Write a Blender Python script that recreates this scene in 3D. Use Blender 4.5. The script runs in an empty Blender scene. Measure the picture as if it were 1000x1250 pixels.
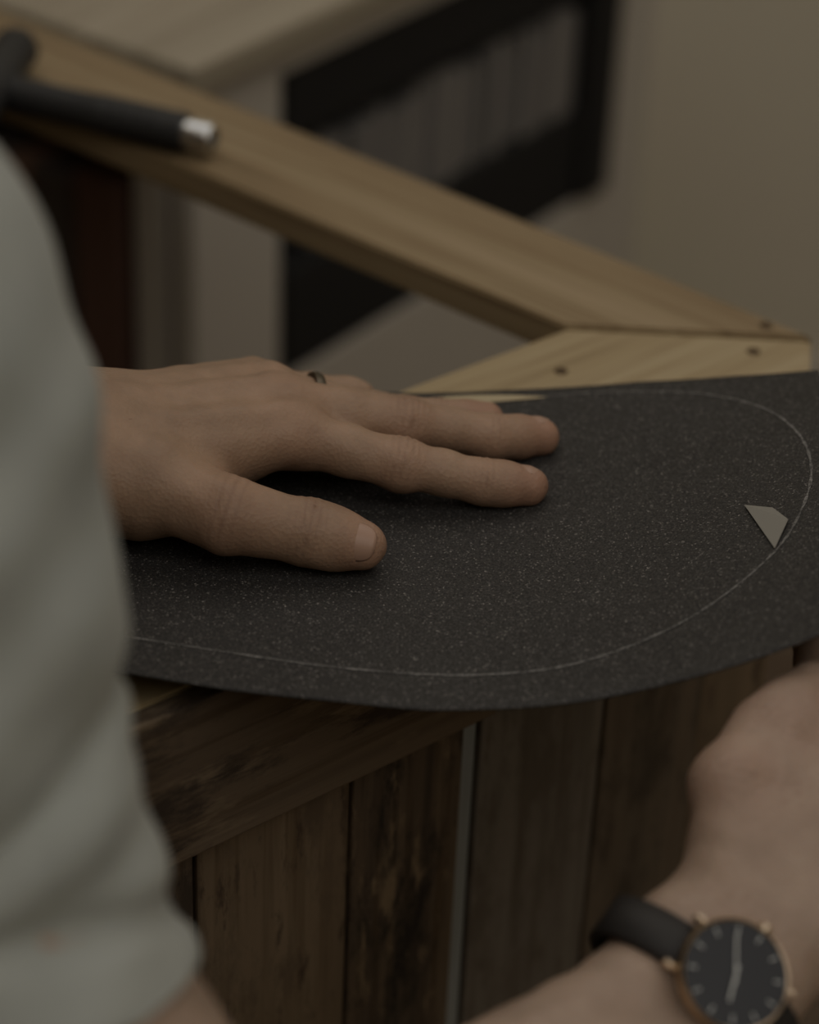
import bpy, bmesh, math, random
import numpy as np
from mathutils import Vector, Matrix
random.seed(4); rng=np.random.default_rng(3)
COL=bpy.context.scene.collection
def V(*a): return Vector(a)
# ------------------------------------------------------------------ helpers
def link(o,parent=None):
    COL.objects.link(o)
    if parent: o.parent=parent
    return o
def empty(name,loc=(0,0,0)):
    e=bpy.data.objects.new(name,None); e.empty_display_size=.05; e.location=loc; COL.objects.link(e); return e
def mesh_obj(name,verts,faces,mat=None,parent=None,smooth=False,M=None):
    me=bpy.data.meshes.new(name); me.from_pydata([tuple(v) for v in verts],[],faces); me.update()
    o=bpy.data.objects.new(name,me)
    if mat: me.materials.append(mat)
    if smooth: me.polygons.foreach_set("use_smooth",[True]*len(me.polygons))
    link(o,parent)
    if M is not None: o.matrix_world=M
    return o
def bm_obj(name,bm,mat=None,parent=None,smooth=False,M=None):
    me=bpy.data.meshes.new(name); bmesh.ops.recalc_face_normals(bm,faces=bm.faces); bm.to_mesh(me); bm.free()
    o=bpy.data.objects.new(name,me)
    if mat: me.materials.append(mat)
    if smooth: me.polygons.foreach_set("use_smooth",[True]*len(me.polygons))
    link(o,parent)
    if M is not None: o.matrix_world=M
    return o
def frame(origin,xa,za):
    xa=Vector(xa).normalized(); za=Vector(za); za=(za-xa*za.dot(xa)).normalized(); ya=za.cross(xa)
    return Matrix(((xa.x,ya.x,za.x,origin[0]),(xa.y,ya.y,za.y,origin[1]),(xa.z,ya.z,za.z,origin[2]),(0,0,0,1)))
def box(name,x0,x1,y0,y1,z0,z1,mat,parent=None,M=None,bev=.0015,seg=2):
    bm=bmesh.new(); bmesh.ops.create_cube(bm,size=1)
    for v in bm.verts:
        v.co=Vector(((x0+x1)/2+v.co.x*(x1-x0),(y0+y1)/2+v.co.y*(y1-y0),(z0+z1)/2+v.co.z*(z1-z0)))
    if bev: bmesh.ops.bevel(bm,geom=list(bm.edges),offset=bev,segments=seg,affect='EDGES',profile=.6)
    return bm_obj(name,bm,mat,parent,False,M)
def lathe(name,prof,mat,M,parent=None,n=48,smooth=True):
    """profile of (r,z) revolved round local z"""
    vs=[];fs=[];m=len(prof)
    for i in range(n):
        a=2*math.pi*i/n
        for r,z in prof: vs.append((r*math.cos(a),r*math.sin(a),z))
    for i in range(n):
        j=(i+1)%n
        for k in range(m-1): fs.append((i*m+k,j*m+k,j*m+k+1,i*m+k+1))
    me=bpy.data.meshes.new(name); me.from_pydata(vs,[],fs)
    bm=bmesh.new(); bm.from_mesh(me); bmesh.ops.remove_doubles(bm,verts=bm.verts,dist=1e-7)
    bmesh.ops.recalc_face_normals(bm,faces=bm.faces); bm.to_mesh(me); bm.free()
    me.materials.append(mat)
    o=bpy.data.objects.new(name,me); link(o,parent); o.matrix_world=M
    if smooth:
        me.polygons.foreach_set("use_smooth",[True]*len(me.polygons))
        me.set_sharp_from_angle(angle=math.radians(35))
    return o
# ------------------------------------------------------------------ materials
def mat(name,col=(.5,.5,.5),rough=.6,metal=0,spec=.5):
    m=bpy.data.materials.new(name); m.use_nodes=True
    b=m.node_tree.nodes["Principled BSDF"]
    b.inputs["Base Color"].default_value=(*col,1); b.inputs["Roughness"].default_value=rough
    b.inputs["Metallic"].default_value=metal; b.inputs["Specular IOR Level"].default_value=spec
    return m,m.node_tree,b
def N(nt,t,**k):
    n=nt.nodes.new(t)
    for a,b in k.items(): setattr(n,a,b)
    return n
def noise(nt,scale,detail=4,rough=.5,vec=None,dist=0):
    n=N(nt,"ShaderNodeTexNoise"); n.inputs["Scale"].default_value=scale; n.inputs["Detail"].default_value=detail
    n.inputs["Roughness"].default_value=rough; n.inputs["Distortion"].default_value=dist
    if vec: nt.links.new(vec,n.inputs["Vector"])
    return n
def mapping(nt,sc=(1,1,1),rot=(0,0,0),loc=(0,0,0)):
    tc=N(nt,"ShaderNodeTexCoord"); mp=N(nt,"ShaderNodeMapping"); nt.links.new(tc.outputs["Object"],mp.inputs["Vector"])
    mp.inputs["Scale"].default_value=sc; mp.inputs["Rotation"].default_value=rot; mp.inputs["Location"].default_value=loc
    return mp.outputs[0]
def ramp(nt,src,stops):
    r=N(nt,"ShaderNodeValToRGB"); nt.links.new(src,r.inputs[0]); cr=r.color_ramp
    while len(cr.elements)<len(stops): cr.elements.new(.5)
    for e,(p,c) in zip(cr.elements,stops): e.position=p; e.color=(*c,1)
    return r.outputs[0]
def mix(nt,a,b,f,mode='MIX'):
    m=N(nt,"ShaderNodeMix",data_type='RGBA',blend_type=mode)
    for s,v in ((m.inputs[6],a),(m.inputs[7],b)):
        if isinstance(v,tuple): s.default_value=(*v,1)
        else: nt.links.new(v,s)
    if isinstance(f,float): m.inputs[0].default_value=f
    else: nt.links.new(f,m.inputs[0])
    return m.outputs[2]
def bump(nt,b,h,strength,dist):
    n=N(nt,"ShaderNodeBump"); n.inputs["Strength"].default_value=strength; n.inputs["Distance"].default_value=dist
    nt.links.new(h,n.inputs["Height"]); nt.links.new(n.outputs[0],b.inputs["Normal"])
def wood(name,c0,c1,c2,seed=0,rough=.6,gs=1.0,axis=0,blotch=None,bs=.3,b2=None):
    m,nt,b=mat(name,rough=rough,spec=.3)
    sc=[60*gs]*3; sc[axis]=3*gs
    v=mapping(nt,tuple(sc),loc=(seed*3.1,seed*1.7,seed))
    n1=noise(nt,1.0,6,.6,v,.6)
    sc2=[260*gs]*3; sc2[axis]=8*gs
    v2=mapping(nt,tuple(sc2),loc=(seed,seed*2,seed)); n2=noise(nt,1.0,3,.6,v2)
    c=ramp(nt,n1.outputs[0],[(.3,c0),(.5,c1),(.7,c2)])
    c=mix(nt,c,mix(nt,c,(.35,.28,.20),.5,'MULTIPLY'),ramp(nt,n2.outputs[0],[(.5,(0,0,0)),(.7,(1,1,1))]))
    if blotch:
        sb=[26]*3; sb[axis]=9
        v3=mapping(nt,tuple(sb),loc=(seed,seed,0)); n3=noise(nt,1.0,7,.72,v3)
        c=mix(nt,c,blotch,ramp(nt,n3.outputs[0],[(.50,(0,0,0)),(.60,(1,1,1))]))
    if b2:
        sb=[90]*3; sb[axis]=22
        v4=mapping(nt,tuple(sb),loc=(seed*2,seed,3)); n4=noise(nt,1.0,6,.7,v4)
        c=mix(nt,c,b2,ramp(nt,n4.outputs[0],[(.55,(0,0,0)),(.66,(1,1,1))]))
    nt.links.new(c,b.inputs["Base Color"])
    bump(nt,b,n2.outputs[0],bs,.0006)
    return m
M_pine=wood("pine_rail",(.29,.22,.135),(.34,.265,.165),(.38,.30,.195),1,.5,.6)
M_pine2=wood("pine_front",(.36,.285,.17),(.42,.34,.21),(.47,.385,.25),5,.5,.6)
M_planks=[wood("plank_dark_a",(.12,.09,.065),(.17,.125,.09),(.22,.165,.12),2,.8,.8,2,(.085,.067,.052),.8),
 wood("plank_brown_b",(.19,.145,.10),(.23,.175,.12),(.27,.21,.145),3,.8,.6,2,(.165,.125,.088),.8,(.11,.08,.058)),
 wood("plank_rough_c",(.065,.052,.042),(.14,.105,.075),(.21,.16,.11),7,.9,.9,2,(.045,.038,.033),1.,(.27,.205,.135)),
 wood("plank_grey_d",(.18,.155,.13),(.21,.185,.155),(.26,.23,.19),11,.8,.6,2,(.155,.13,.105),.7,(.14,.115,.09)),
 wood("plank_dark_e",(.115,.09,.068),(.15,.12,.09),(.19,.15,.112),13,.8,.6,2,(.09,.072,.055),.7)]
M_trim=wood("plank_trim",(.13,.098,.07),(.17,.13,.092),(.22,.17,.12),17,.8,.7,0,(.08,.062,.048),.9,(.23,.18,.125))
M_pale=wood("plank_pale_strip",(.26,.275,.27),(.32,.335,.33),(.38,.39,.38),4,.7,.6,2)
M_deckw=wood("maple_ply",(.5,.37,.2),(.6,.46,.27),(.68,.54,.34),3,.5,.5)
def skin_mat(name,base,red):
    m,nt,b=mat(name,rough=.50,spec=.35)
    at=N(nt,"ShaderNodeAttribute",attribute_name="tone")
    v=mapping(nt,(1,1,1)); n=noise(nt,45,5,.6,v)
    c=mix(nt,base,tuple(x*.78 for x in base),ramp(nt,n.outputs[0],[(.35,(0,0,0)),(.7,(1,1,1))]))
    sep=N(nt,"ShaderNodeSeparateColor"); nt.links.new(at.outputs["Color"],sep.inputs[0])
    c=mix(nt,c,red,sep.outputs[0])
    c=mix(nt,c,tuple(x*.45 for x in red),sep.outputs[1])
    nt.links.new(c,b.inputs["Base Color"])
    b.inputs["Subsurface Weight"].default_value=.12; b.inputs["Subsurface Radius"].default_value=(1,.4,.2); b.inputs["Subsurface Scale"].default_value=.004
    vo=N(nt,"ShaderNodeTexVoronoi"); vo.inputs["Scale"].default_value=650; nt.links.new(v,vo.inputs["Vector"])
    n2=noise(nt,380,4,.6,v)
    ad=N(nt,"ShaderNodeMath",operation='ADD'); nt.links.new(vo.outputs[0],ad.inputs[0]); nt.links.new(n2.outputs[0],ad.inputs[1])
    bump(nt,b,ad.outputs[0],.4,.0004)
    return m
M_skin=skin_mat("skin",(.41,.282,.20),(.385,.212,.155))
M_skin2=skin_mat("skin_paler",(.43,.32,.25),(.41,.25,.195))  # paler, less yellow copy of skin, for the same person's right arm
M_nail,_,b=mat("nail",(.41,.265,.20),.42)
# grip tape
M_grip,nt,b=mat("griptape_grit",(.03,.03,.03),.75,0,.35)
v=mapping(nt)
vo=N(nt,"ShaderNodeTexVoronoi"); vo.inputs["Scale"].default_value=1700; nt.links.new(v,vo.inputs["Vector"])
sep=N(nt,"ShaderNodeSeparateColor"); nt.links.new(vo.outputs["Color"],sep.inputs[0])
sp=ramp(nt,sep.outputs[0],[(0,(0,0,0)),(.90,(.0,.0,.0)),(.98,(.5,.5,.5)),(1,(1,1,1))])
big=noise(nt,9,3,.5,v)
base=ramp(nt,big.outputs[0],[(.3,(.034,.032,.031)),(.7,(.043,.041,.040))])
n5=noise(nt,1100,2,.7,v)
base=mix(nt,base,(.10,.095,.09),ramp(nt,n5.outputs[0],[(.42,(0,0,0)),(.75,(1,1,1))]))
c=mix(nt,base,(.27,.255,.24),sp); nt.links.new(c,b.inputs["Base Color"])  # pale specks put the sparkle of the grit into the colour
rr=N(nt,"ShaderNodeMapRange"); nt.links.new(sep.outputs[1],rr.inputs[0]); rr.inputs[3].default_value=.42; rr.inputs[4].default_value=.9
nt.links.new(rr.outputs[0],b.inputs["Roughness"])
bump(nt,b,sep.outputs[2],.6,.0005)
M_scuff,nt,b=mat("scuffed_line",(.2,.2,.2),.9)
v=mapping(nt); n=noise(nt,800,3,.7,v); n0=noise(nt,30,2,.5,v)
c=ramp(nt,n.outputs[0],[(.38,(.08,.077,.074)),(.62,(.28,.27,.26))]); nt.links.new(mix(nt,c,(.085,.082,.079),ramp(nt,n0.outputs[0],[(.45,(0,0,0)),(.75,(.7,.7,.7))])),b.inputs["Base Color"])
M_backing,_,_=mat("tan_backing_paper",(.46,.39,.25),.7)
M_sticker,_,_=mat("paper_label",(.27,.26,.235),.45)
def cloth(name,c0,c1):
    m,nt,b=mat(name,rough=.9,spec=.2)
    v=mapping(nt); n=noise(nt,25,4,.5,v)
    nt.links.new(ramp(nt,n.outputs[0],[(.35,c0),(.65,c1)]),b.inputs["Base Color"])
    n2=noise(nt,900,2,.5,v); bump(nt,b,n2.outputs[0],.3,.0004); b.inputs["Sheen Weight"].default_value=.15
    return m
M_shirt=cloth("shirt_cotton",(.345,.36,.335),(.395,.41,.38))
M_jeans=cloth("denim",(.05,.06,.09),(.07,.085,.12))
M_hair=cloth("hair",(.05,.03,.02),(.08,.05,.03))
M_shoe,_,_=mat("shoe_leather",(.03,.03,.03),.5)
def paint(name,c,rough=.55,var=.93):
    m,nt,b=mat(name,rough=rough,spec=.3)
    v=mapping(nt); n=noise(nt,3,4,.5,v)
    nt.links.new(mix(nt,c,tuple(x*var for x in c),n.outputs[0]),b.inputs["Base Color"])
    n2=noise(nt,150,3,.5,v); bump(nt,b,n2.outputs[0],.08,.001)
    return m
M_wall=paint("wall_plaster",(.76,.72,.60)); M_floor=wood("floor_boards",(.14,.10,.075),(.18,.135,.10),(.22,.17,.125),9,.5,.3)
M_ceil=paint("ceiling_paint",(.7,.68,.62)); M_white=paint("white_paint",(.62,.585,.53),.5); M_top=wood("cabinet_top",(.37,.33,.26),(.41,.37,.29),(.45,.405,.32),6,.5,.4)
M_blackp=paint("black_paint",(.040,.039,.039),.8); M_dark=paint("dark_fabric",(.10,.08,.075),.8)
M_spines,nt,b=mat("paper_spines",(.3,.29,.28),.7)
v=mapping(nt,(60,1,1)); n=noise(nt,1,2,.5,v); nt.links.new(ramp(nt,n.outputs[0],[(.35,(.20,.195,.195)),(.5,(.26,.25,.245)),(.65,(.32,.305,.295))]),b.inputs["Base Color"])
M_gold,_,_=mat("pale_gold",(.60,.48,.35),.28,1); M_silver,_,_=mat("silver_markers",(.4,.4,.38),.4,1)
M_chrome,_,_=mat("chrome",(.75,.75,.74),.22,1); M_dial,_,_=mat("black_dial",(.014,.014,.018),.35); M_strap,nt,b=mat("black_leather",(.032,.029,.028),.55)
v=mapping(nt); n=noise(nt,500,3,.6,v); bump(nt,b,n.outputs[0],.3,.0004)
M_rubber,_,_=mat("black_rubber",(.042,.042,.043),.55); M_ringm,_,_=mat("dark_silver",(.16,.14,.11),.45,1)
M_screw,_,_=mat("screw_steel",(.14,.10,.065),.6,.6)
# ------------------------------------------------------------------ sheet height
def sh(x,y):
    s=min(max((y+.131)/.235,0),1)
    z=1.9*max(0,x)**2*(1-.68*s)
    if x<-.02: z+=min(.0065,.9*(-.02-x)**2)*max(0,1-s*4)
    if x<-.5: z+=1.1*(-.5-x)**2
    return z
def interp(tab,x): return float(np.interp(x,[t[0] for t in tab],[t[1] for t in tab]))
NEAR=[(-.645,.0),(-.64,-.04),(-.62,-.07),(-.58,-.085),(-.5,-.090),(-.4,-.091),(-.3,-.092),(-.2,-.0935),(-.14,-.0955),(-.1,-.0985),(-.06,-.1035),(-.02,-.1085),(.02,-.1105),(.05,-.1105),(.0623,-.109),(.08,-.1045),(.1017,-.0955),(.12,-.0825),(.1377,-.064),(.148,-.046),(.1577,-.016),(.1605,.010)]
FAR=[(-.645,0),(-.64,.03),(-.62,.055),(-.58,.072),(-.5,.08),(-.25,.083),(0,.0855),(.0194,.0875),(.0554,.094),(.075,.0958),(.091,.0955),(.108,.093),(.1224,.0885),(.136,.0795),(.1479,.066),(.155,.050),(.1592,.032),(.1605,.010)]
grip=empty("griptape_sheet")
nx,ny=260,70; X0,X1=-.66,.1755
vs=[];fs=[]
FE=[(-1,.096),(0,.096),(.04,.1005),(.10,.1045),(.14,.1025),(.176,.0975)]
for i in range(nx+1):
    x=X0+(X1-X0)*i/nx
    far=interp(FE,x)
    nr=-.131-.0008*math.sin(x*23)+.0085*min(1,max(0,(.01-x)/.13))+.0005*math.sin(x*70)*math.sin(x*31)
    for j in range(ny+1):
        y=nr+(far-nr)*j/ny
        vs.append((x,y,sh(x,y)))
for i in range(nx):
    for j in range(ny):
        a=i*(ny+1)+j; fs.append((a,a+ny+1,a+ny+2,a+1))
o=mesh_obj("grit_sheet",vs,fs,M_grip,grip,True)
md=o.modifiers.new("t","SOLIDIFY"); md.thickness=.0007; md.offset=-1
pts=[(x,y) for x,y in NEAR if x>-.6]+[(x,y) for x,y in reversed(FAR) if x>-.6][1:]
def catmull(p,n=10):
    out=[]
    for i in range(len(p)-1):
        p0=Vector(p[max(i-1,0)]);p1=Vector(p[i]);p2=Vector(p[i+1]);p3=Vector(p[min(i+2,len(p)-1)])
        for k in range(n):
            t=k/n
            out.append(.5*((2*p1)+(-p0+p2)*t+(2*p0-5*p1+4*p2-p3)*t*t+(-p0+3*p1-3*p2+p3)*t**3))
    out.append(Vector(p[-1])); return out
c=catmull(pts,14)
for _ in range(30): c=[c[0]]+[(c[i-1]+c[i]*2+c[i+1])/4 for i in range(1,len(c)-1)]+[c[-1]]
vs=[];fs=[]
for i,p in enumerate(c):
    d=(c[min(i+1,len(c)-1)]-c[max(i-1,0)]).normalized(); n=Vector((-d.y,d.x)); w=.00052+.00018*math.sin(i*.9)
    for s in (-1,1):
        q=p+n*w*s; vs.append((q.x,q.y,sh(q.x,q.y)+.00025))
for i in range(len(c)-1): fs.append((2*i,2*i+1,2*i+3,2*i+2))
mesh_obj("scuffed_outline",vs,fs,M_scuff,grip)
vs=[];fs=[];n=24
for i in range(n+1):
    t=i/n; x=-.014+.072*t; y0=.0825+(.0930-.0825)*t**1.1; w=.0048*math.sin(math.pi*min(1,t*.9+.1))**.8+.0002
    for q in (0,1): vs.append((x,y0+w*q,sh(x,y0)+.0004+.0014*q*math.sin(math.pi*t)))
for i in range(n): fs.append((2*i,2*i+1,2*i+3,2*i+2))
mesh_obj("exposed_backing",vs,fs,M_backing,grip)
q=[(.1319,-.0208),(.1420,-.0280),(.1460,-.0425),(.1392,-.0605)]
vs=[(x,y,sh(x,y)+.0006+dz) for (x,y),dz in zip(q,(.0005,0,.001,.0))]
o=mesh_obj("paper_label",vs,[(0,1,2,3)],M_sticker,grip); md=o.modifiers.new("t","SOLIDIFY"); md.thickness=.0002
# deck
vs=[];fs=[];xs=list(np.concatenate([np.linspace(-.6449,-.58,14),np.linspace(-.57,.08,60),np.linspace(.085,.1604,36)])); m=12
for x in xs:
    a,bb=interp(NEAR,x),interp(FAR,x)
    for k in range(m+1):
        y=a+(bb-a)*k/m; vs.append((x,y,sh(x,y)-.0012))
    for k in range(m+1):
        y=a+(bb-a)*k/m; vs.append((x,y,sh(x,y)-.0112))
w=2*(m+1)
for i in range(len(xs)-1):
    A=i*w;B=A+w
    for k in range(m):
        fs.append((A+k,B+k,B+k+1,A+k+1)); fs.append((A+m+1+k,A+m+2+k,B+m+2+k,B+m+1+k))
    fs.append((A,A+m+1,B+m+1,B)); fs.append((A+m,B+m,B+2*m+1,A+2*m+1))
for A in (0,(len(xs)-1)*w):
    for k in range(m): fs.append((A+k,A+k+1,A+m+2+k,A+m+1+k))
bm=bmesh.new(); bmv=[bm.verts.new(v) for v in vs]
for f in fs: bm.faces.new([bmv[i] for i in f])
bm_obj("skateboard_deck",bm,M_deckw)
# ------------------------------------------------------------------ workbench
ZT=-.0125
bench=empty("workbench")
def prism(name,poly,z0,z1,m,parent,bev=.0012,dirx=(1,0)):
    ang=math.atan2(dirx[1],dirx[0]); R=Matrix.Rotation(-ang,4,'Z')
    bm=bmesh.new(); vv=[bm.verts.new(R@Vector((x,y,z0))) for x,y in poly]
    f=bm.faces.new(vv); r=bmesh.ops.extrude_face_region(bm,geom=[f])
    for e in r['geom']:
        if isinstance(e,bmesh.types.BMVert): e.co.z=z1
    bmesh.ops.recalc_face_normals(bm,faces=bm.faces)
    bmesh.ops.bevel(bm,geom=list(bm.edges),offset=bev,segments=2,affect='EDGES')
    return bm_obj(name,bm,m,parent,M=Matrix.Rotation(ang,4,'Z'))
G=Vector((.766,.643)); NN=Vector((-.643,.766)); D1=Vector((-.777,.629)); N1=Vector((.629,.777))
def FP(s,off): p=G*s+NN*off; return (p.x,p.y)
cor=(.1860,.1827); inn=(.0697,.1841); fr=(.1765,.108)
prism("front_top_board",[fr,cor,(.0705,.1842),FP(-.47,.0962),FP(-.47,-.0302)],ZT-.020,ZT,M_pine2,bench,dirx=G)
far=.80
ce=Vector(cor); ci=Vector(inn)
o1=N1*.264; i1=N1*.182
prism("side_top_board",[(cor[0]+.001,cor[1]+.001),tuple(o1+D1*far),tuple(i1+D1*far),(inn[0],inn[1]+.0008)],ZT-.0165,ZT+.0015,M_pine,bench,dirx=D1)
prism("left_top_board",[FP(-.385,.0975),FP(-.47,.0975),tuple(Vector(FP(-.47,.0975))+Vector((-.643,.766))*.50),tuple(Vector(FP(-.385,.0975))+Vector((-.643,.766))*.50)],ZT-.020,ZT,M_pine,bench,dirx=NN)
pb=Vector(FP(-.47,.60)); pe=i1+D1*(far-.001)
prism("back_top_board",[tuple(pb),tuple(pe),tuple(pe+Vector((.02,.085))),tuple(pb+Vector((-.02,.085)))],ZT-.0205,ZT,M_pine,bench,dirx=(pe-pb))
MF=frame((FP(0,-.0302)[0],FP(0,-.0302)[1],0),(G.x,G.y,0),(0,0,1))
bounds=[-.47,-.38,-.30,-.215,-.127,-.050,.010,.0205,.0946,.158,.2035]
mi=[1,0,1,0,1,2,'p',3,4,1]
for k in range(len(bounds)-1):
    m_=M_pale if mi[k]=='p' else M_planks[mi[k]]
    yy=.003 if mi[k]=='p' else rng.uniform(.0,.002)
    if k==5: yy=-.001
    box("facade_plank_%d"%k,bounds[k]+.0006,bounds[k+1]-.0006,yy,yy+.016,-1.0,ZT-.0215,m_,bench,MF,.0012)
box("facade_trim",-.47,.019,-.010,-.0012,-.087,ZT-.0005,M_trim,bench,MF,.0012)
def leg(name,x,y): box(name,x-.022,x+.022,y-.022,y+.022,-1.0,ZT-.021,M_pine,bench)
for k,(x,y) in enumerate([(.150,.150),tuple(o1+D1*(far-.05)-N1*.05),tuple(pb+Vector((.04,.04))),(FP(-.44,.03))]): leg("leg_%d"%(k+1),x,y)
for k,(x,y) in enumerate([(.1654,.193),(.1574,.1696),(.0666,.1432)]):
    z=ZT+(.0016 if k==0 else .0001)
    lathe("screw_%d"%(k+1),[(0,.0002),(.0012,.0002),(.0016,.0006),(.0028,.0005),(.0032,0),(.0032,-.002)],M_screw,Matrix.Translation((x,y,z)),bench,20)
# ------------------------------------------------------------------ skate tool
tool=empty("skate_tool")
a=V(-.233,.4015,ZT+.013); e=V(-.1262,.3580,ZT+.0125); d=(e-a).normalized(); L=(e-a).length
prof=[(0,0),(.0095,0),(.0100,.004),(.0104,.02),(.0100,.04),(.0102,.06)]
for k in range(5):
    z=.064+k*(L-.074)/5; prof+=[(.0108,z),(.0108,z+.005),(.0104,z+.006),(.0104,z+.0072)]
prof+=[(.0110,L-.006),(.0100,L),(0,L)]
def zframe(o,z,x=(0,0,1)):
    z=Vector(z).normalized(); x=Vector(x); x=(x-z*x.dot(z)).normalized(); y=z.cross(x)
    return Matrix(((x.x,y.x,z.x,o[0]),(x.y,y.y,z.y,o[1]),(x.z,y.z,z.z,o[2]),(0,0,0,1)))
lathe("handle_grip",prof,M_rubber,zframe(a,d),tool,32)
lathe("chrome_socket",[(0,-.002),(.0084,-.002),(.0084,.014),(.0078,.0155),(.0055,.0155),(.0055,.006),(0,.006)],M_chrome,zframe(e,d),tool,32)
cd=V(.10,1,.03).normalized(); c0=a-cd*.046+V(-.004,0,.0015)
lathe("cross_bar",[(0,0),(.0105,.0),(.0125,.006),(.0115,.03),(.0145,.045),(.0145,.060),(.0115,.076),(.0130,.098),(.0105,.104),(0,.104)],M_rubber,zframe(c0,cd),tool,32)
lathe("cross_socket",[(0,0),(.0078,0),(.0078,-.010),(.005,-.012),(0,-.008)],M_chrome,zframe(c0,cd),tool,24)
# ------------------------------------------------------------------ white cabinet
cab=empty("white_cabinet")
G2=Vector((.574,.819)); N2=Vector((-.819,.574))
MC=frame((N2.x*.4858,N2.y*.4858,0),(G2.x,G2.y,0),(0,0,1))
def cb(n,x0,x1,y0,y1,z0,z1,m,p=cab,b=.003): return box(n,x0,x1,y0,y1,z0,z1,m,p,MC,b)
cb("stile_left",.430,.522,0,.020,-1,-.094,M_white); cb("stile_right",.9565,1.018,0,.40,-1,-.094,M_white)
cb("top",.415,1.03,-.012,.42,-.0935,-.072,M_top); cb("top_rail",.5225,.956,0,.02,-.114,-.094,M_white)
cb("mid_rail",.5225,.956,0,.39,-.60,-.352,M_white)
cb("side_post",.431,.449,.026,.056,-1,-.094,M_white); cb("side_post_back",.431,.449,.34,.40,-1,-.094,M_white)
cb("side_rail",.431,.449,.057,.339,-.15,-.094,M_white)
cb("added_side_ledge",.362,.430,.004,.110,-.122,-.100,M_white)  # added board, made up to catch overhead light as a bright patch
cb("back_panel",.450,.956,.392,.400,-1,-.094,M_white); cb("bottom_shelf",.450,.956,.03,.39,-.95,-.93,M_white)
cb("side_shelf",.432,.52,.06,.335,-.62,-.60,M_white)
bx=empty("black_shelf_insert")
cb("back",.531,.938,.36,.37,-.351,-.115,M_blackp,bx); cb("left",.5225,.530,.002,.36,-.351,-.115,M_blackp,bx); cb("right",.915,.956,-.006,.36,-.351,-.115,M_blackp,bx)
cb("roof",.531,.914,.001,.36,-.166,-.115,M_blackp,bx); cb("base",.531,.914,.001,.36,-.351,-.268,M_blackp,bx)
rec=empty("record_collection"); x=.575; k=0
while x<.906:
    w=rng.uniform(.005,.016); h=rng.uniform(.078,.094); y=rng.uniform(.004,.012)
    cb("sleeve_%d"%k,x,min(x+w,.913),y,.33,-.2675,-.2675+h,M_spines,rec,.0006); x+=w+.0006; k+=1
clut=empty("storage_boxes")
cols=[(.20,.12,.10),(.13,.11,.10),(.30,.19,.145),(.17,.15,.13),(.10,.09,.095)]
k=0;y=.062
while y<.32:
    w=rng.uniform(.025,.05)
    m_=paint("box_paint_%d"%k,cols[k%5],.7); cb("box_%d"%k,.424,.515,y,min(y+w,.332),-.5995,-.5995+rng.uniform(.37,.445),m_,clut); y+=w+.002; k+=1
cb("box_low",.452,.515,.03,.30,-.929,-.64,M_dark,clut)
# ------------------------------------------------------------------ room
mesh_obj("floor",[(-2.6,-2.6,-1),(2.4,-2.6,-1),(2.4,1.75,-1),(-2.6,1.75,-1)],[(0,1,2,3)],M_floor)
mesh_obj("ceiling",[(-2.6,-2.6,1.6),(2.4,-2.6,1.6),(2.4,1.75,1.6),(-2.6,1.75,1.6)],[(3,2,1,0)],M_ceil)
def wall(n,a,b): mesh_obj(n,[(a[0],a[1],-1),(b[0],b[1],-1),(b[0],b[1],1.6),(a[0],a[1],1.6)],[(0,1,2,3)],M_wall)
wall("wall_back",(-2.6,1.75),(2.4,1.75)); wall("wall_right",(2.4,1.75),(2.4,-2.6)); wall("wall_front",(2.4,-2.6),(-2.6,-2.6)); wall("wall_left",(-2.6,-2.6),(-2.6,1.75))
box("baseboard_back",-2.59,2.39,1.735,1.7495,-1,-.90,M_white)
# ------------------------------------------------------------------ SDF figure modelling
def lerp(a,b,t): return a+(b-a)*t
class SDF:
    def __init__(s): s.groups=[]; s.final_k=[]
    def add(s,cones,k,kjoin): s.groups.append((cones,k)); s.final_k.append(kjoin)
def cone_d(P,a,b,ra,rb):
    a=np.array(a);b=np.array(b);ab=b-a;L=max(ab@ab,1e-12)
    pa=P-a; t=np.clip(pa@ab/L,0,1)
    q=pa-t[:,None]*ab
    return np.sqrt((q*q).sum(1))-(ra+(rb-ra)*t)
def smin(a,b,k):
    h=np.maximum(k-np.abs(a-b),0)/k
    return np.minimum(a,b)-h*h*k*.25
def evalsdf(S,P,extra=None):
    D=None
    for (cones,k),kj in zip(S.groups,S.final_k):
        g=None
        for c in cones:
            d=cone_d(P,*c); g=d if g is None else smin(g,d,k)
        D=g if D is None else smin(D,g,kj)
    if extra is not None: D=D+extra(P)
    return D
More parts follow.
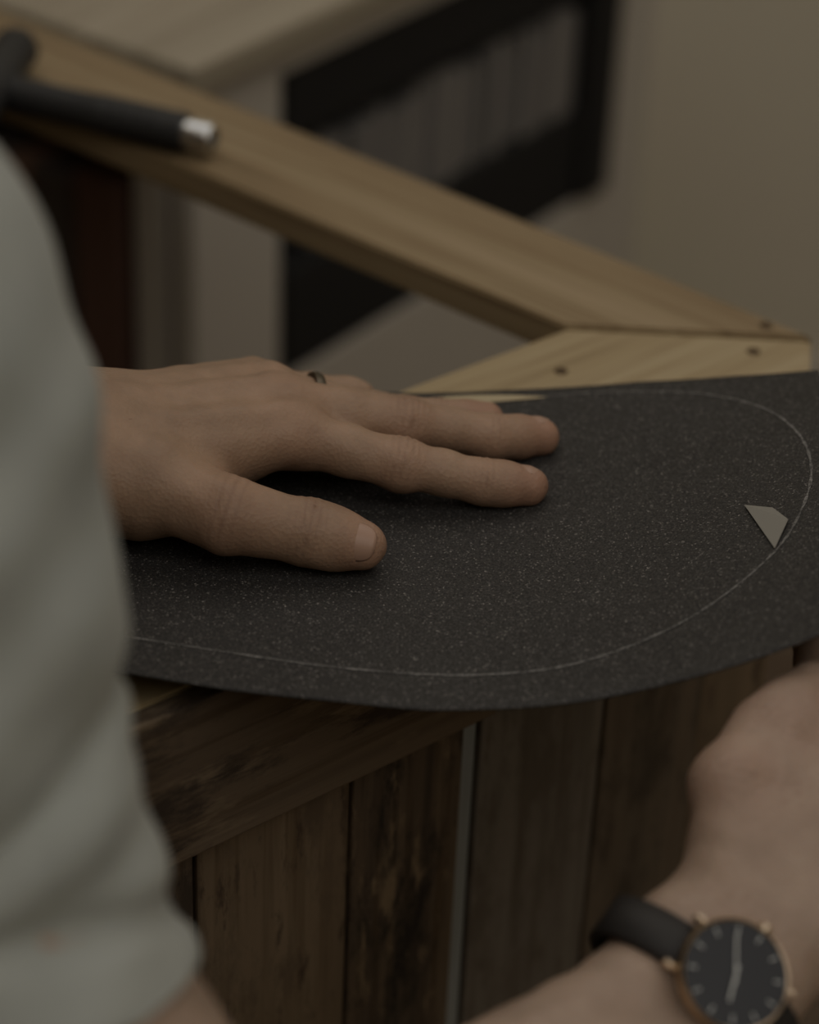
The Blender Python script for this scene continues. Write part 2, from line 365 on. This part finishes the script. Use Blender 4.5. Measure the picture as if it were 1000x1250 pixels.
def build_sdf(name,S,vox,m,parent,extra=None,iters=6,tone=None,post=None,infl=.0006):
    bm=bmesh.new()
    for cones,k in S.groups:
        for a,b,ra,rb in cones:
            a=Vector(a);b=Vector(b);L=(b-a).length; n=max(1,int(L/(min(ra,rb)*.45)))
            for i in range(n+1):
                t=i/n; r=lerp(ra,rb,t)+infl
                bmesh.ops.create_icosphere(bm,subdivisions=2 if r<.03 else 3,radius=r*1.02,matrix=Matrix.Translation(a.lerp(b,t)))
    me=bpy.data.meshes.new(name+"_src"); bm.to_mesh(me); bm.free()
    o=bpy.data.objects.new(name+"_src",me); COL.objects.link(o)
    md=o.modifiers.new("r","REMESH"); md.mode='VOXEL'; md.voxel_size=vox
    dg=bpy.context.evaluated_depsgraph_get(); dg.update()
    me2=bpy.data.meshes.new_from_object(o.evaluated_get(dg)); bpy.data.objects.remove(o)
    n=len(me2.vertices); P=np.empty(n*3); me2.vertices.foreach_get("co",P); P=P.reshape(-1,3)
    h=vox*.4; K=np.array([[1,-1,-1],[-1,-1,1],[-1,1,-1],[1,1,1]],float)
    for it in range(iters):
        ds=[evalsdf(S,P+kk*h,extra) for kk in K]
        g=sum(kk[None,:]*d[:,None] for kk,d in zip(K,ds)); g/=np.maximum(np.linalg.norm(g,axis=1),1e-9)[:,None]
        d=sum(ds)/4
        P=P-g*np.clip(d,-.006,.006)[:,None]*.85
    if post is not None: P=post(P)
    me2.vertices.foreach_set("co",P.ravel()); me2.update()
    ca=me2.color_attributes.new("tone",'FLOAT_COLOR','POINT')
    T=np.zeros((n,4)); T[:,3]=1
    if tone is not None: T=tone(P,T)
    ca.data.foreach_set("color",T.ravel())
    me2.polygons.foreach_set("use_smooth",[True]*len(me2.polygons))
    me2.name=name; me2.materials.clear(); me2.materials.append(m)
    o=bpy.data.objects.new(name,me2); link(o,parent); return o
def finger(pts,rad,slim=.94):
    out=[];p=[np.array(q,float) for q in pts]
    for i in range(len(p)-1):
        mid=(p[i]+p[i+1])/2; rm=min(rad[i],rad[i+1])*slim
        if i==len(p)-2: rm=(rad[i]+rad[i+1])/2*1.0
        out+=[(p[i],mid,rad[i],rm),(mid,p[i+1],rm,rad[i+1])]
    return out
def unit(v): v=np.array(v,float); return v/np.linalg.norm(v)
def crease_fn(cr):
    def f(P):
        D=np.zeros(len(P))
        for c,ax,up,sig,amp,lam,rad in cr:
            q=P-np.array(c); al=q@unit(ax); u=q@unit(up); r=np.sqrt((q*q).sum(1))
            lat=q@np.cross(unit(ax),unit(up))
            al2=al+60*lat*lat*np.sign(al)*.3
            msk=np.clip(u/rad*1.6,0,1)*np.exp(-(al/sig)**2)*(r<rad*2.2)
            D+=amp*msk*(.5+.5*np.cos(2*np.pi*al2/lam))
        # soft irregularity of real skin over tendons and veins
        D+=.00035*np.sin(P[:,0]*210+2*np.sin(P[:,1]*160))*np.sin(P[:,1]*230+1.5*np.sin(P[:,0]*120+P[:,2]*90))
        return D
    return f
def tone_fn(red,cr,nails=()):
    def f(P,T):
        R=np.zeros(len(P))
        for c,r,a in red:
            q=P-np.array(c); R=np.maximum(R,a*np.exp(-(q*q).sum(1)/(r*r)))
        T[:,0]=R
        G_=np.zeros(len(P))
        for c,ax,up,sig,amp,lam,rad in cr:
            q=P-np.array(c); al=q@unit(ax); u=q@unit(up); r=np.sqrt((q*q).sum(1))
            msk=np.clip(u/rad*1.6,0,1)*np.exp(-(al/sig)**2)*(r<rad*2.2)
            G_=np.maximum(G_,msk*(.5+.5*np.cos(2*np.pi*al/lam))**3*.30)
        T[:,1]=G_
        return T
    return f
def nail(name,pos,d,up,R,w,l,parent):
    d=Vector(d).normalized(); up=Vector(up); up=(up-d*up.dot(d)).normalized(); c=d.cross(up)
    vs=[];fs=[];nu,nv=16,14
    for i in range(nu+1):
        u=i/nu*2-1
        for j in range(nv+1):
            v=j/nv*2-1
            wv=w*(1-.10*(1-v)*.5) * (1 if abs(v)<.45 else math.sqrt(max(0,1-((abs(v)-.45)/.55)**2*.85)))
            th=u*wv/R
            rr=R-.0006*max(0,-v-.5)*2.5 -.0018*max(0,v-.35)-.0004*u*u
            p=Vector(pos)+d*(v*l)+ (c*math.sin(th)+up*math.cos(th))*rr
            vs.append(p)
    for i in range(nu):
        for j in range(nv):
            a=i*(nv+1)+j; fs.append((a,a+1,a+nv+2,a+nv+1))
    o=mesh_obj(name,vs,fs,M_nail,parent,True); md=o.modifiers.new("t","SOLIDIFY"); md.thickness=.0005; md.offset=0
    return o
person=empty("person")
# ---- left hand
I=[(-.0494,.0107,.0275),(-.0041,.0070,.0182),(.0294,.0072,.0118),(.0480,.0092,.0090)]
Mi=[(-.0539,.0283,.0305),(-.0033,.0350,.0208),(.0329,.0405,.0128),(.0535,.0485,.0092)]
Ri=[(-.0618,.0459,.0275),(-.0177,.0575,.0120),(.0110,.0595,.0090),(.0310,.0605,.0088)]
Pk=[(-.0690,.0610,.021),(-.0440,.0745,.0105),(-.0320,.0790,.0075),(-.0230,.0800,.0065)]
Th=[(-.0980,-.0310,.026),(-.0700,-.0410,.0215),(-.0395,-.0405,.0150),(-.0180,-.0425,.0112)]
W=np.array((-.135,-.018,.034)); El=np.array((-.42,.08,.06)); SL=np.array((-.50,-.17,.23))
L=SDF()
palm=[((-.130,-.033,.029),I[0],.0165,.0122),((-.132,-.016,.034),Mi[0],.0175,.0122),((-.134,0.0,.033),Ri[0],.0170,.0115),((-.134,.008,.028),Pk[0],.0165,.0110),
      ((-.105,-.025,.020),(-.075,.004,.017),.017,.0105),((-.11,.01,.022),(-.075,.045,.018),.018,.012),
      ((-.102,-.022,.020),(-.085,-.018,.017),.014,.0065)]
L.add(palm,.014,.01)
L.add(finger(Th,[.0190,.0145,.0126,.0098]),.006,.008)
L.add(finger(I,[.0126,.0108,.0093,.0081]),.004,.007)
L.add(finger(Mi,[.0128,.0111,.0096,.0082]),.004,.0045)
L.add(finger(Ri,[.0114,.0094,.0086,.0078]),.004,.0045)
L.add(finger(Pk,[.0105,.0084,.0072,.0064]),.004,.0045)
L.add([((-.128,-.028,.031),(-.20,-.018,.040),.0175,.020),((-.130,.0,.033),(-.20,.012,.043),.0180,.021),((-.20,-.003,.042),(-.34,.045,.055),.028,.040),((-.34,.045,.055),El,.040,.041),(El,SL,.042,.055)],.02,.022)
L.add([((-.118,-.020,.0475),(-.055,.008,.0390),.0022,.0028),((-.120,-.006,.0485),(-.060,.026,.0418),.0022,.0028),((-.120,.004,.0475),(-.070,.041,.0375),.0020,.0024)],.002,.007)
def dirs(a,b): return unit(np.array(b)-np.array(a))
cr=[]
for F,up in ((I,(0,-.25,1)),(Mi,(0,-.1,1)),(Ri,(0,0,1))):
    cr.append((F[1],dirs(F[0],F[2]),up,.0070,.0009,.0030,.010))
    cr.append((F[2],dirs(F[1],F[3]),up,.0038,.0007,.0024,.009))
TU=(-.25,-.70,.68)
cr.append((Th[2],dirs(Th[1],Th[3]),(-.1,-.45,.85),.0065,.0008,.0030,.012))
cr.append((Th[1],dirs(Th[0],Th[2]),(-.1,-.45,.85),.007,.0003,.004,.014))
red=[(I[3],.014,.75),(Mi[3],.014,.75),(Ri[3],.014,.7),(Th[3],.014,.6),(I[1],.012,.45),(Mi[1],.012,.45),(I[0],.016,.35),(Mi[0],.016,.35),(Th[1],.018,.35),(Th[2],.012,.35),(I[2],.01,.4),(Mi[2],.01,.4)]
def post(P):
    z=np.array([sh(x,y)+.0004 for x,y in P[:,:2]])
    mk=(P[:,1]<.094)&(P[:,0]>-.3)&(P[:,1]>-.13)
    P[:,2]=np.where(mk,np.maximum(P[:,2],z),P[:,2]); return P
build_sdf("left_arm_and_hand",L,.0012,M_skin,person,crease_fn(cr),tone=tone_fn(red,cr),post=post)
def axis_at(F,t): return Vector(F[2]).lerp(Vector(F[3]),t)
nail("thumb_nail",axis_at(Th,.78),dirs(Th[2],Th[3]),TU,.0107,.0090,.0100,person)
nail("index_nail",axis_at(I,.86),dirs(I[2],I[3]),(.15,.25,1),.0085,.0050,.0058,person)
nail("middle_nail",axis_at(Mi,.88),dirs(Mi[2],Mi[3]),(.15,.35,1),.0086,.0050,.0058,person)
ra,rb=Vector(Ri[0]),Vector(Ri[1]); rc=ra.lerp(rb,.42); rd=(rb-ra)
R0=.0100
prof=[(R0+.0016,-.002),(R0+.0022,0),(R0+.0016,.002),(R0,.002),(R0,-.002),(R0+.0016,-.002)]
lathe("finger_ring",prof,M_ringm,zframe(rc,rd),None,40)
# ---- right arm
E=np.array((-.070,-.366,-.070)); S_=np.array((-.171,-.250,.208)); WR=np.array((.1025,-.2265,-.0370))
ax=unit((.55,.75,.35)); nn=unit((.08,-.474,.877)); ss=np.cross(ax,nn)
w1=WR+ss*.0135; w2=WR-ss*.0130
Rr=SDF()
def A(f): return S_+(E-S_)*f
Rr.add([(A(0),A(.40),.050,.036),(A(.40),A(.58),.036,.042),(A(.58),A(.75),.042,.054),(A(.75),E,.054,.052)],.02,.02)
fm=E*.55+WR*.45
Rr.add([(E,fm+ss*.004,.043,.036),(E+np.array((.022,.03,.02)),fm-ss*.006,.048,.032),(fm+ss*.008,w1-ax*.014,.028,.0165),(fm-ss*.008,w2-ax*.014,.028,.0162),(w1-ax*.014,w1+ax*.012,.0165,.0170),(w2-ax*.014,w2+ax*.010,.0162,.0165)],.010,.03)
mc=[(.149,-.150,.006),(.166,-.154,.012),(.183,-.160,.012),(.199,-.170,.006)]
Rr.add([(WR-ss*.006+ax*.014,mc[0],.0175,.0135),(WR+ax*.014,mc[1],.0170,.0135),(w1+ax*.012,mc[2],.0170,.0130),(w1+ax*.012+ss*.004,mc[3],.0160,.0125),
        ((.130,-.195,-.026),(.156,-.165,-.012),.018,.014),((.150,-.195,-.026),(.18,-.170,-.008),.018,.014)],.014,.010)
tc=[(.1165,-.201,-.025),(.1165,-.168,.0015),(.130,-.145,.0075),(.148,-.128,.016)]
Rr.add(finger(tc,[.0148,.0142,.0120,.0098]),.006,.010)
for k,mcp in enumerate(mc):
    x,y,z=mcp; ln=(1,1.08,1.02,.85)[k]
    Rr.add(finger([mcp,(x+.004,y+.040*ln,z-.002),(x+.006,y+.062*ln,z+.000),(x+.007,y+.080*ln,z+.002)],[.0125,.0092,.0083,.0074]),.004,.006)
Rr.add([(WR+nn*.0155+ax*.03,np.array(mc[0])+nn*.0112,.002,.0025),(WR+nn*.0155+ax*.03+ss*.004,np.array(mc[1])+nn*.0112,.002,.0025)],.002,.008)
crR=[((tc[1]),dirs(tc[0],tc[2]),(-.3,-.6,.6),.008,.0005,.0035,.014),((tc[2]),dirs(tc[1],tc[3]),(-.3,-.5,.8),.005,.0005,.003,.012),
     (tuple(WR+ax*.024),tuple(ax),tuple(nn),.005,.0005,.003,.03)]
redR=[(tc[1],.018,.6),(tc[2],.016,.5),(mc[0],.02,.6),(mc[1],.02,.5)]
build_sdf("right_arm_and_hand",Rr,.0019,M_skin2,person,crease_fn(crR),tone=tone_fn(redR,crR))
# ---- wristwatch
watch=empty("wristwatch")
def loop_pt(th,a,b,e=2.25):
    c,s=math.cos(th),math.sin(th)
    return (a*abs(c)**(2/e)*(1 if c>0 else -1), b*abs(s)**(2/e)*(1 if s>0 else -1))
Wv=Vector(WR);sv=Vector(ss);nv=Vector(nn);av=Vector(ax)
vs=[];fs=[];n=96
for i in range(n):
    th=2*math.pi*i/n; p=loop_pt(th,.0340,.0205); q=loop_pt(th,.0372,.0228)
    wd=.0088
    for (u,v_),a_ in ((p,-wd),(q,-wd+.0012),(q,wd-.0012),(p,wd)):
        vs.append(Wv+sv*u+nv*v_+av*a_)
for i in range(n):
    j=(i+1)%n
    for k in range(4): fs.append((i*4+k,j*4+k,j*4+(k+1)%4,i*4+(k+1)%4))
mesh_obj("strap",vs,fs,M_strap,watch,True)
wc=Wv+sv*.0090+nv*.0214
wn=(nv+sv*.18).normalized()
MW=zframe(wc,wn,-sv)
lathe("case",[(0,0),(.0165,0),(.0188,.0015),(.0193,.004),(.0190,.0062),(.0184,.0070),(.0180,.0068),(.0178,.0060),(0,.0060)],M_gold,MW,watch,64)
lathe("dial",[(0,.0063),(.0178,.0063),(.0178,.0055)],M_dial,MW,watch,64,False)
bm=bmesh.new()
def lbox(x0,x1,y0,y1,z0,z1,rot=0):
    r=bmesh.ops.create_cube(bm,size=1); R=Matrix.Rotation(rot,3,'Z')
    for v in r['verts']: v.co=R@Vector(((x0+x1)/2+v.co.x*(x1-x0),(y0+y1)/2+v.co.y*(y1-y0),(z0+z1)/2+v.co.z*(z1-z0)))
for k in range(12): lbox(.0135,.0162,-.00028,.00028,.0063,.0067,k*math.pi/6)
lbox(-.003,.0135,-.00032,.00032,.0068,.0070,-1.0); lbox(-.003,.0095,-.0004,.0004,.0071,.0074,1.9)
bm_obj("hands_and_markers",bm,M_silver,watch,M=MW)
bm=bmesh.new()
for sx in (-1,1):
    for sy in (-1,1):
        x0,x1=sorted((sx*.0160,sx*.0208)); y0,y1=sorted((sy*.0091,sy*.0104)); lbox(x0,x1,y0,y1,-.003,.0020)
bmesh.ops.bevel(bm,geom=list(bm.edges),offset=.0005,segments=2,affect='EDGES')
bm_obj("lugs",bm,M_gold,watch,M=MW)
lathe("crown",[(0,0),(.0020,0),(.0022,.0006),(.0022,.0024),(.0018,.0028),(0,.0028)],M_gold,MW@zframe((0,-.0190,.0035),(0,-1,0)),watch,20)
# ---- shirt
Sh=SDF()
SR=A(0)
Sh.add([(A(-.02),A(.2),.066,.065),(A(.2),A(.33),.065,.057),(A(.33),A(.43),.057,.0465),(A(.43),A(.50),.0465,.0450),(A(.50),A(.62),.0450,.0560)],.02,.03)
ch=np.array((-.36,-.27,.13)); be=np.array((-.37,-.38,.02)); pe_=np.array((-.37,-.5,-.10))
Sh.add([(SR,ch,.06,.12),(SL,ch,.07,.12),(SR+np.array((-.06,.02,.0)),SL+np.array((.05,0,.02)),.062,.065),(ch+(-.05,0,0),be+(-.03,0,0),.115,.115),(ch+(.05,0,0),be+(.03,0,0),.115,.115),(be,pe_,.125,.13)],.06,.05)
AL=lambda f:SL+(El-SL)*f
Sh.add([(AL(0),AL(.55),.068,.058)],.02,.04)
eax=unit(E-S_)
def shirt_extra(P):
    q=P-S_; al=q@eax; D=np.zeros(len(P))
    lat=q@unit(np.cross(eax,(0,0,1)))
    up=q@np.cross(eax,unit(np.cross(eax,(0,0,1))))
    m=np.clip((al+.02)/.06,0,1)
    D+=m*.0018*np.sin((al+.35*lat+.15*up)*85+2.2*np.sin(lat*30))
    D+=m*.0012*np.sin((al-.5*lat)*150+1.3)
    D+=.0055*np.exp(-((al-.138-.45*lat)/.007)**2)*m
    D+=.0045*np.exp(-((al-.172+.25*lat)/.006)**2)*m
    D-=.003*np.exp(-((al-.150-.15*lat)/.008)**2)*m
    D+=.003*np.sin(P[:,0]*40+P[:,2]*30)*np.sin(P[:,1]*35)*(1-m)
    return D
def shirt_post(P):
    for s0,e0,f in ((S_,E,.635),(SL,El,.56)):
        L_=np.linalg.norm(e0-s0); ax_=(e0-s0)/L_
        q=P-s0; al=q@ax_; rv=q-al[:,None]*ax_; r=np.sqrt((rv*rv).sum(1))
        lim=f*L_
        near=(r<.10)&(al>lim-.002)
        k=np.clip(r/.058,0,1)
        tgt=np.where(k>.88,lim,lim-.025*np.clip((.92-k)/.15,0,1))
        al2=np.where(near,np.minimum(al,tgt),al)
        P=P+(al2-al)[:,None]*ax_
    return P
build_sdf("shirt",Sh,.0035,M_shirt,person,shirt_extra,tone=None,post=shirt_post,infl=.002)
# ---- rest of the body (out of frame)
Tr=SDF()
Tr.add([((-.44,-.52,-.14),(-.31,-.52,-.14),.125,.125)],.05,.06)
for x in (-.29,-.46):
    Tr.add([((x,-.53,-.16),(x,-.50,-.52),.095,.062),((x,-.50,-.52),(x,-.56,-.92),.064,.05)],.03,.05)
build_sdf("trousers",Tr,.008,M_jeans,person,None,infl=.001)
for k,x in enumerate((-.29,-.46)):
    F=SDF(); F.add([((x,-.59,-.958),(x,-.42,-.965),.042,.035),((x,-.57,-.93),(x,-.50,-.95),.045,.04)],.03,.03)
    def fp(P): P[:,2]=np.maximum(P[:,2],-.999); return P
    build_sdf("shoe_%d"%(k+1),F,.005,M_shoe,person,None,post=fp)
H=SDF(); hc=np.array((-.305,-.06,.42)); fw=unit((.25,.8,-.55)); hu=unit(np.array((.1,.55,.83))); hr=np.cross(fw,hu)
H.add([((-.34,-.20,.23),hc-fw*.03-hu*.05,.062,.052)],.02,.03)
H.add([(hc-fw*.03+hu*.02,hc+fw*.02+hu*.03,.083,.072),(hc+fw*.035-hu*.05,hc+fw*.05-hu*.075,.05,.035),(hc+fw*.02+hu*.0,hc+fw*.05-hu*.04,.06,.045)],.03,.03)
H.add([(hc+fw*.085+hu*.01,hc+fw*.112-hu*.022,.009,.014)],.01,.015)
for s in (-1,1):
    H.add([(hc+hr*s*.078-hu*.0,hc+hr*s*.082-hu*.035,.014,.009)],.006,.006)
    H.add([(hc+fw*.083+hu*.022+hr*s*.018,hc+fw*.075+hu*.022+hr*s*.045,.008,.007)],.01,.012)
H.add([(hc+fw*.09-hu*.055+hr*.02,hc+fw*.09-hu*.055-hr*.02,.008,.008)],.01,.01)
build_sdf("head",H,.004,M_skin,person,None)
Hh=SDF(); Hh.add([(hc-fw*.035+hu*.032,hc+fw*.012+hu*.05,.087,.074),(hc-fw*.05,hc-fw*.045-hu*.04,.07,.055)],.03,.03)
build_sdf("hair",Hh,.005,M_hair,person,lambda P:.0015*np.sin(P@hr*400))
M_eye,_,_=mat("eye_white",(.7,.68,.65),.2)
for s in (-1,1):
    p=hc+fw*.078+hu*.004+hr*s*.031
    bm=bmesh.new(); bmesh.ops.create_uvsphere(bm,u_segments=16,v_segments=12,radius=.011,matrix=Matrix.Translation(p)); bm_obj("eye",bm,M_eye,person,True)
# ------------------------------------------------------------------ lights
def area(n,loc,size,power,col,rot=(0,0,0)):
    l=bpy.data.lights.new(n,'AREA'); l.shape='RECTANGLE'; l.size=size[0]; l.size_y=size[1]; l.energy=power; l.color=col
    o=bpy.data.objects.new(n,l); o.location=loc; o.rotation_euler=rot; COL.objects.link(o)
area("ceiling_lamp",(.2,.75,1.55),(2.4,1.4),8.5,(1,.945,.86))
area("ceiling_lamp",(.4,-1.3,1.55),(2.6,1.8),13.5,(1,.965,.91))
w=bpy.data.worlds.new("world"); bpy.context.scene.world=w; w.use_nodes=True
w.node_tree.nodes["Background"].inputs[0].default_value=(.9,.85,.75,1); w.node_tree.nodes["Background"].inputs[1].default_value=.05
# ------------------------------------------------------------------ camera
ph=math.radians(33); ro=math.radians(2.5)
cam=bpy.data.cameras.new("camera"); co=bpy.data.objects.new("camera",cam); COL.objects.link(co)
R=V(1,0,0);U=V(0,math.sin(ph),math.cos(ph));Fd=V(0,math.cos(ph),-math.sin(ph))
rv=R*math.cos(ro)+U*math.sin(ro); uv=-R*math.sin(ro)+U*math.cos(ro); bk=-Fd
co.matrix_world=Matrix(((rv.x,uv.x,bk.x,0),(rv.y,uv.y,bk.y,-math.cos(ph)),(rv.z,uv.z,bk.z,math.sin(ph)),(0,0,0,1)))
cam.sensor_width=36; cam.sensor_fit='AUTO'; cam.lens=3000/1250*36; cam.clip_start=.02
cam.dof.use_dof=True; cam.dof.focus_distance=.965; cam.dof.aperture_fstop=4.0
bpy.context.scene.camera=co
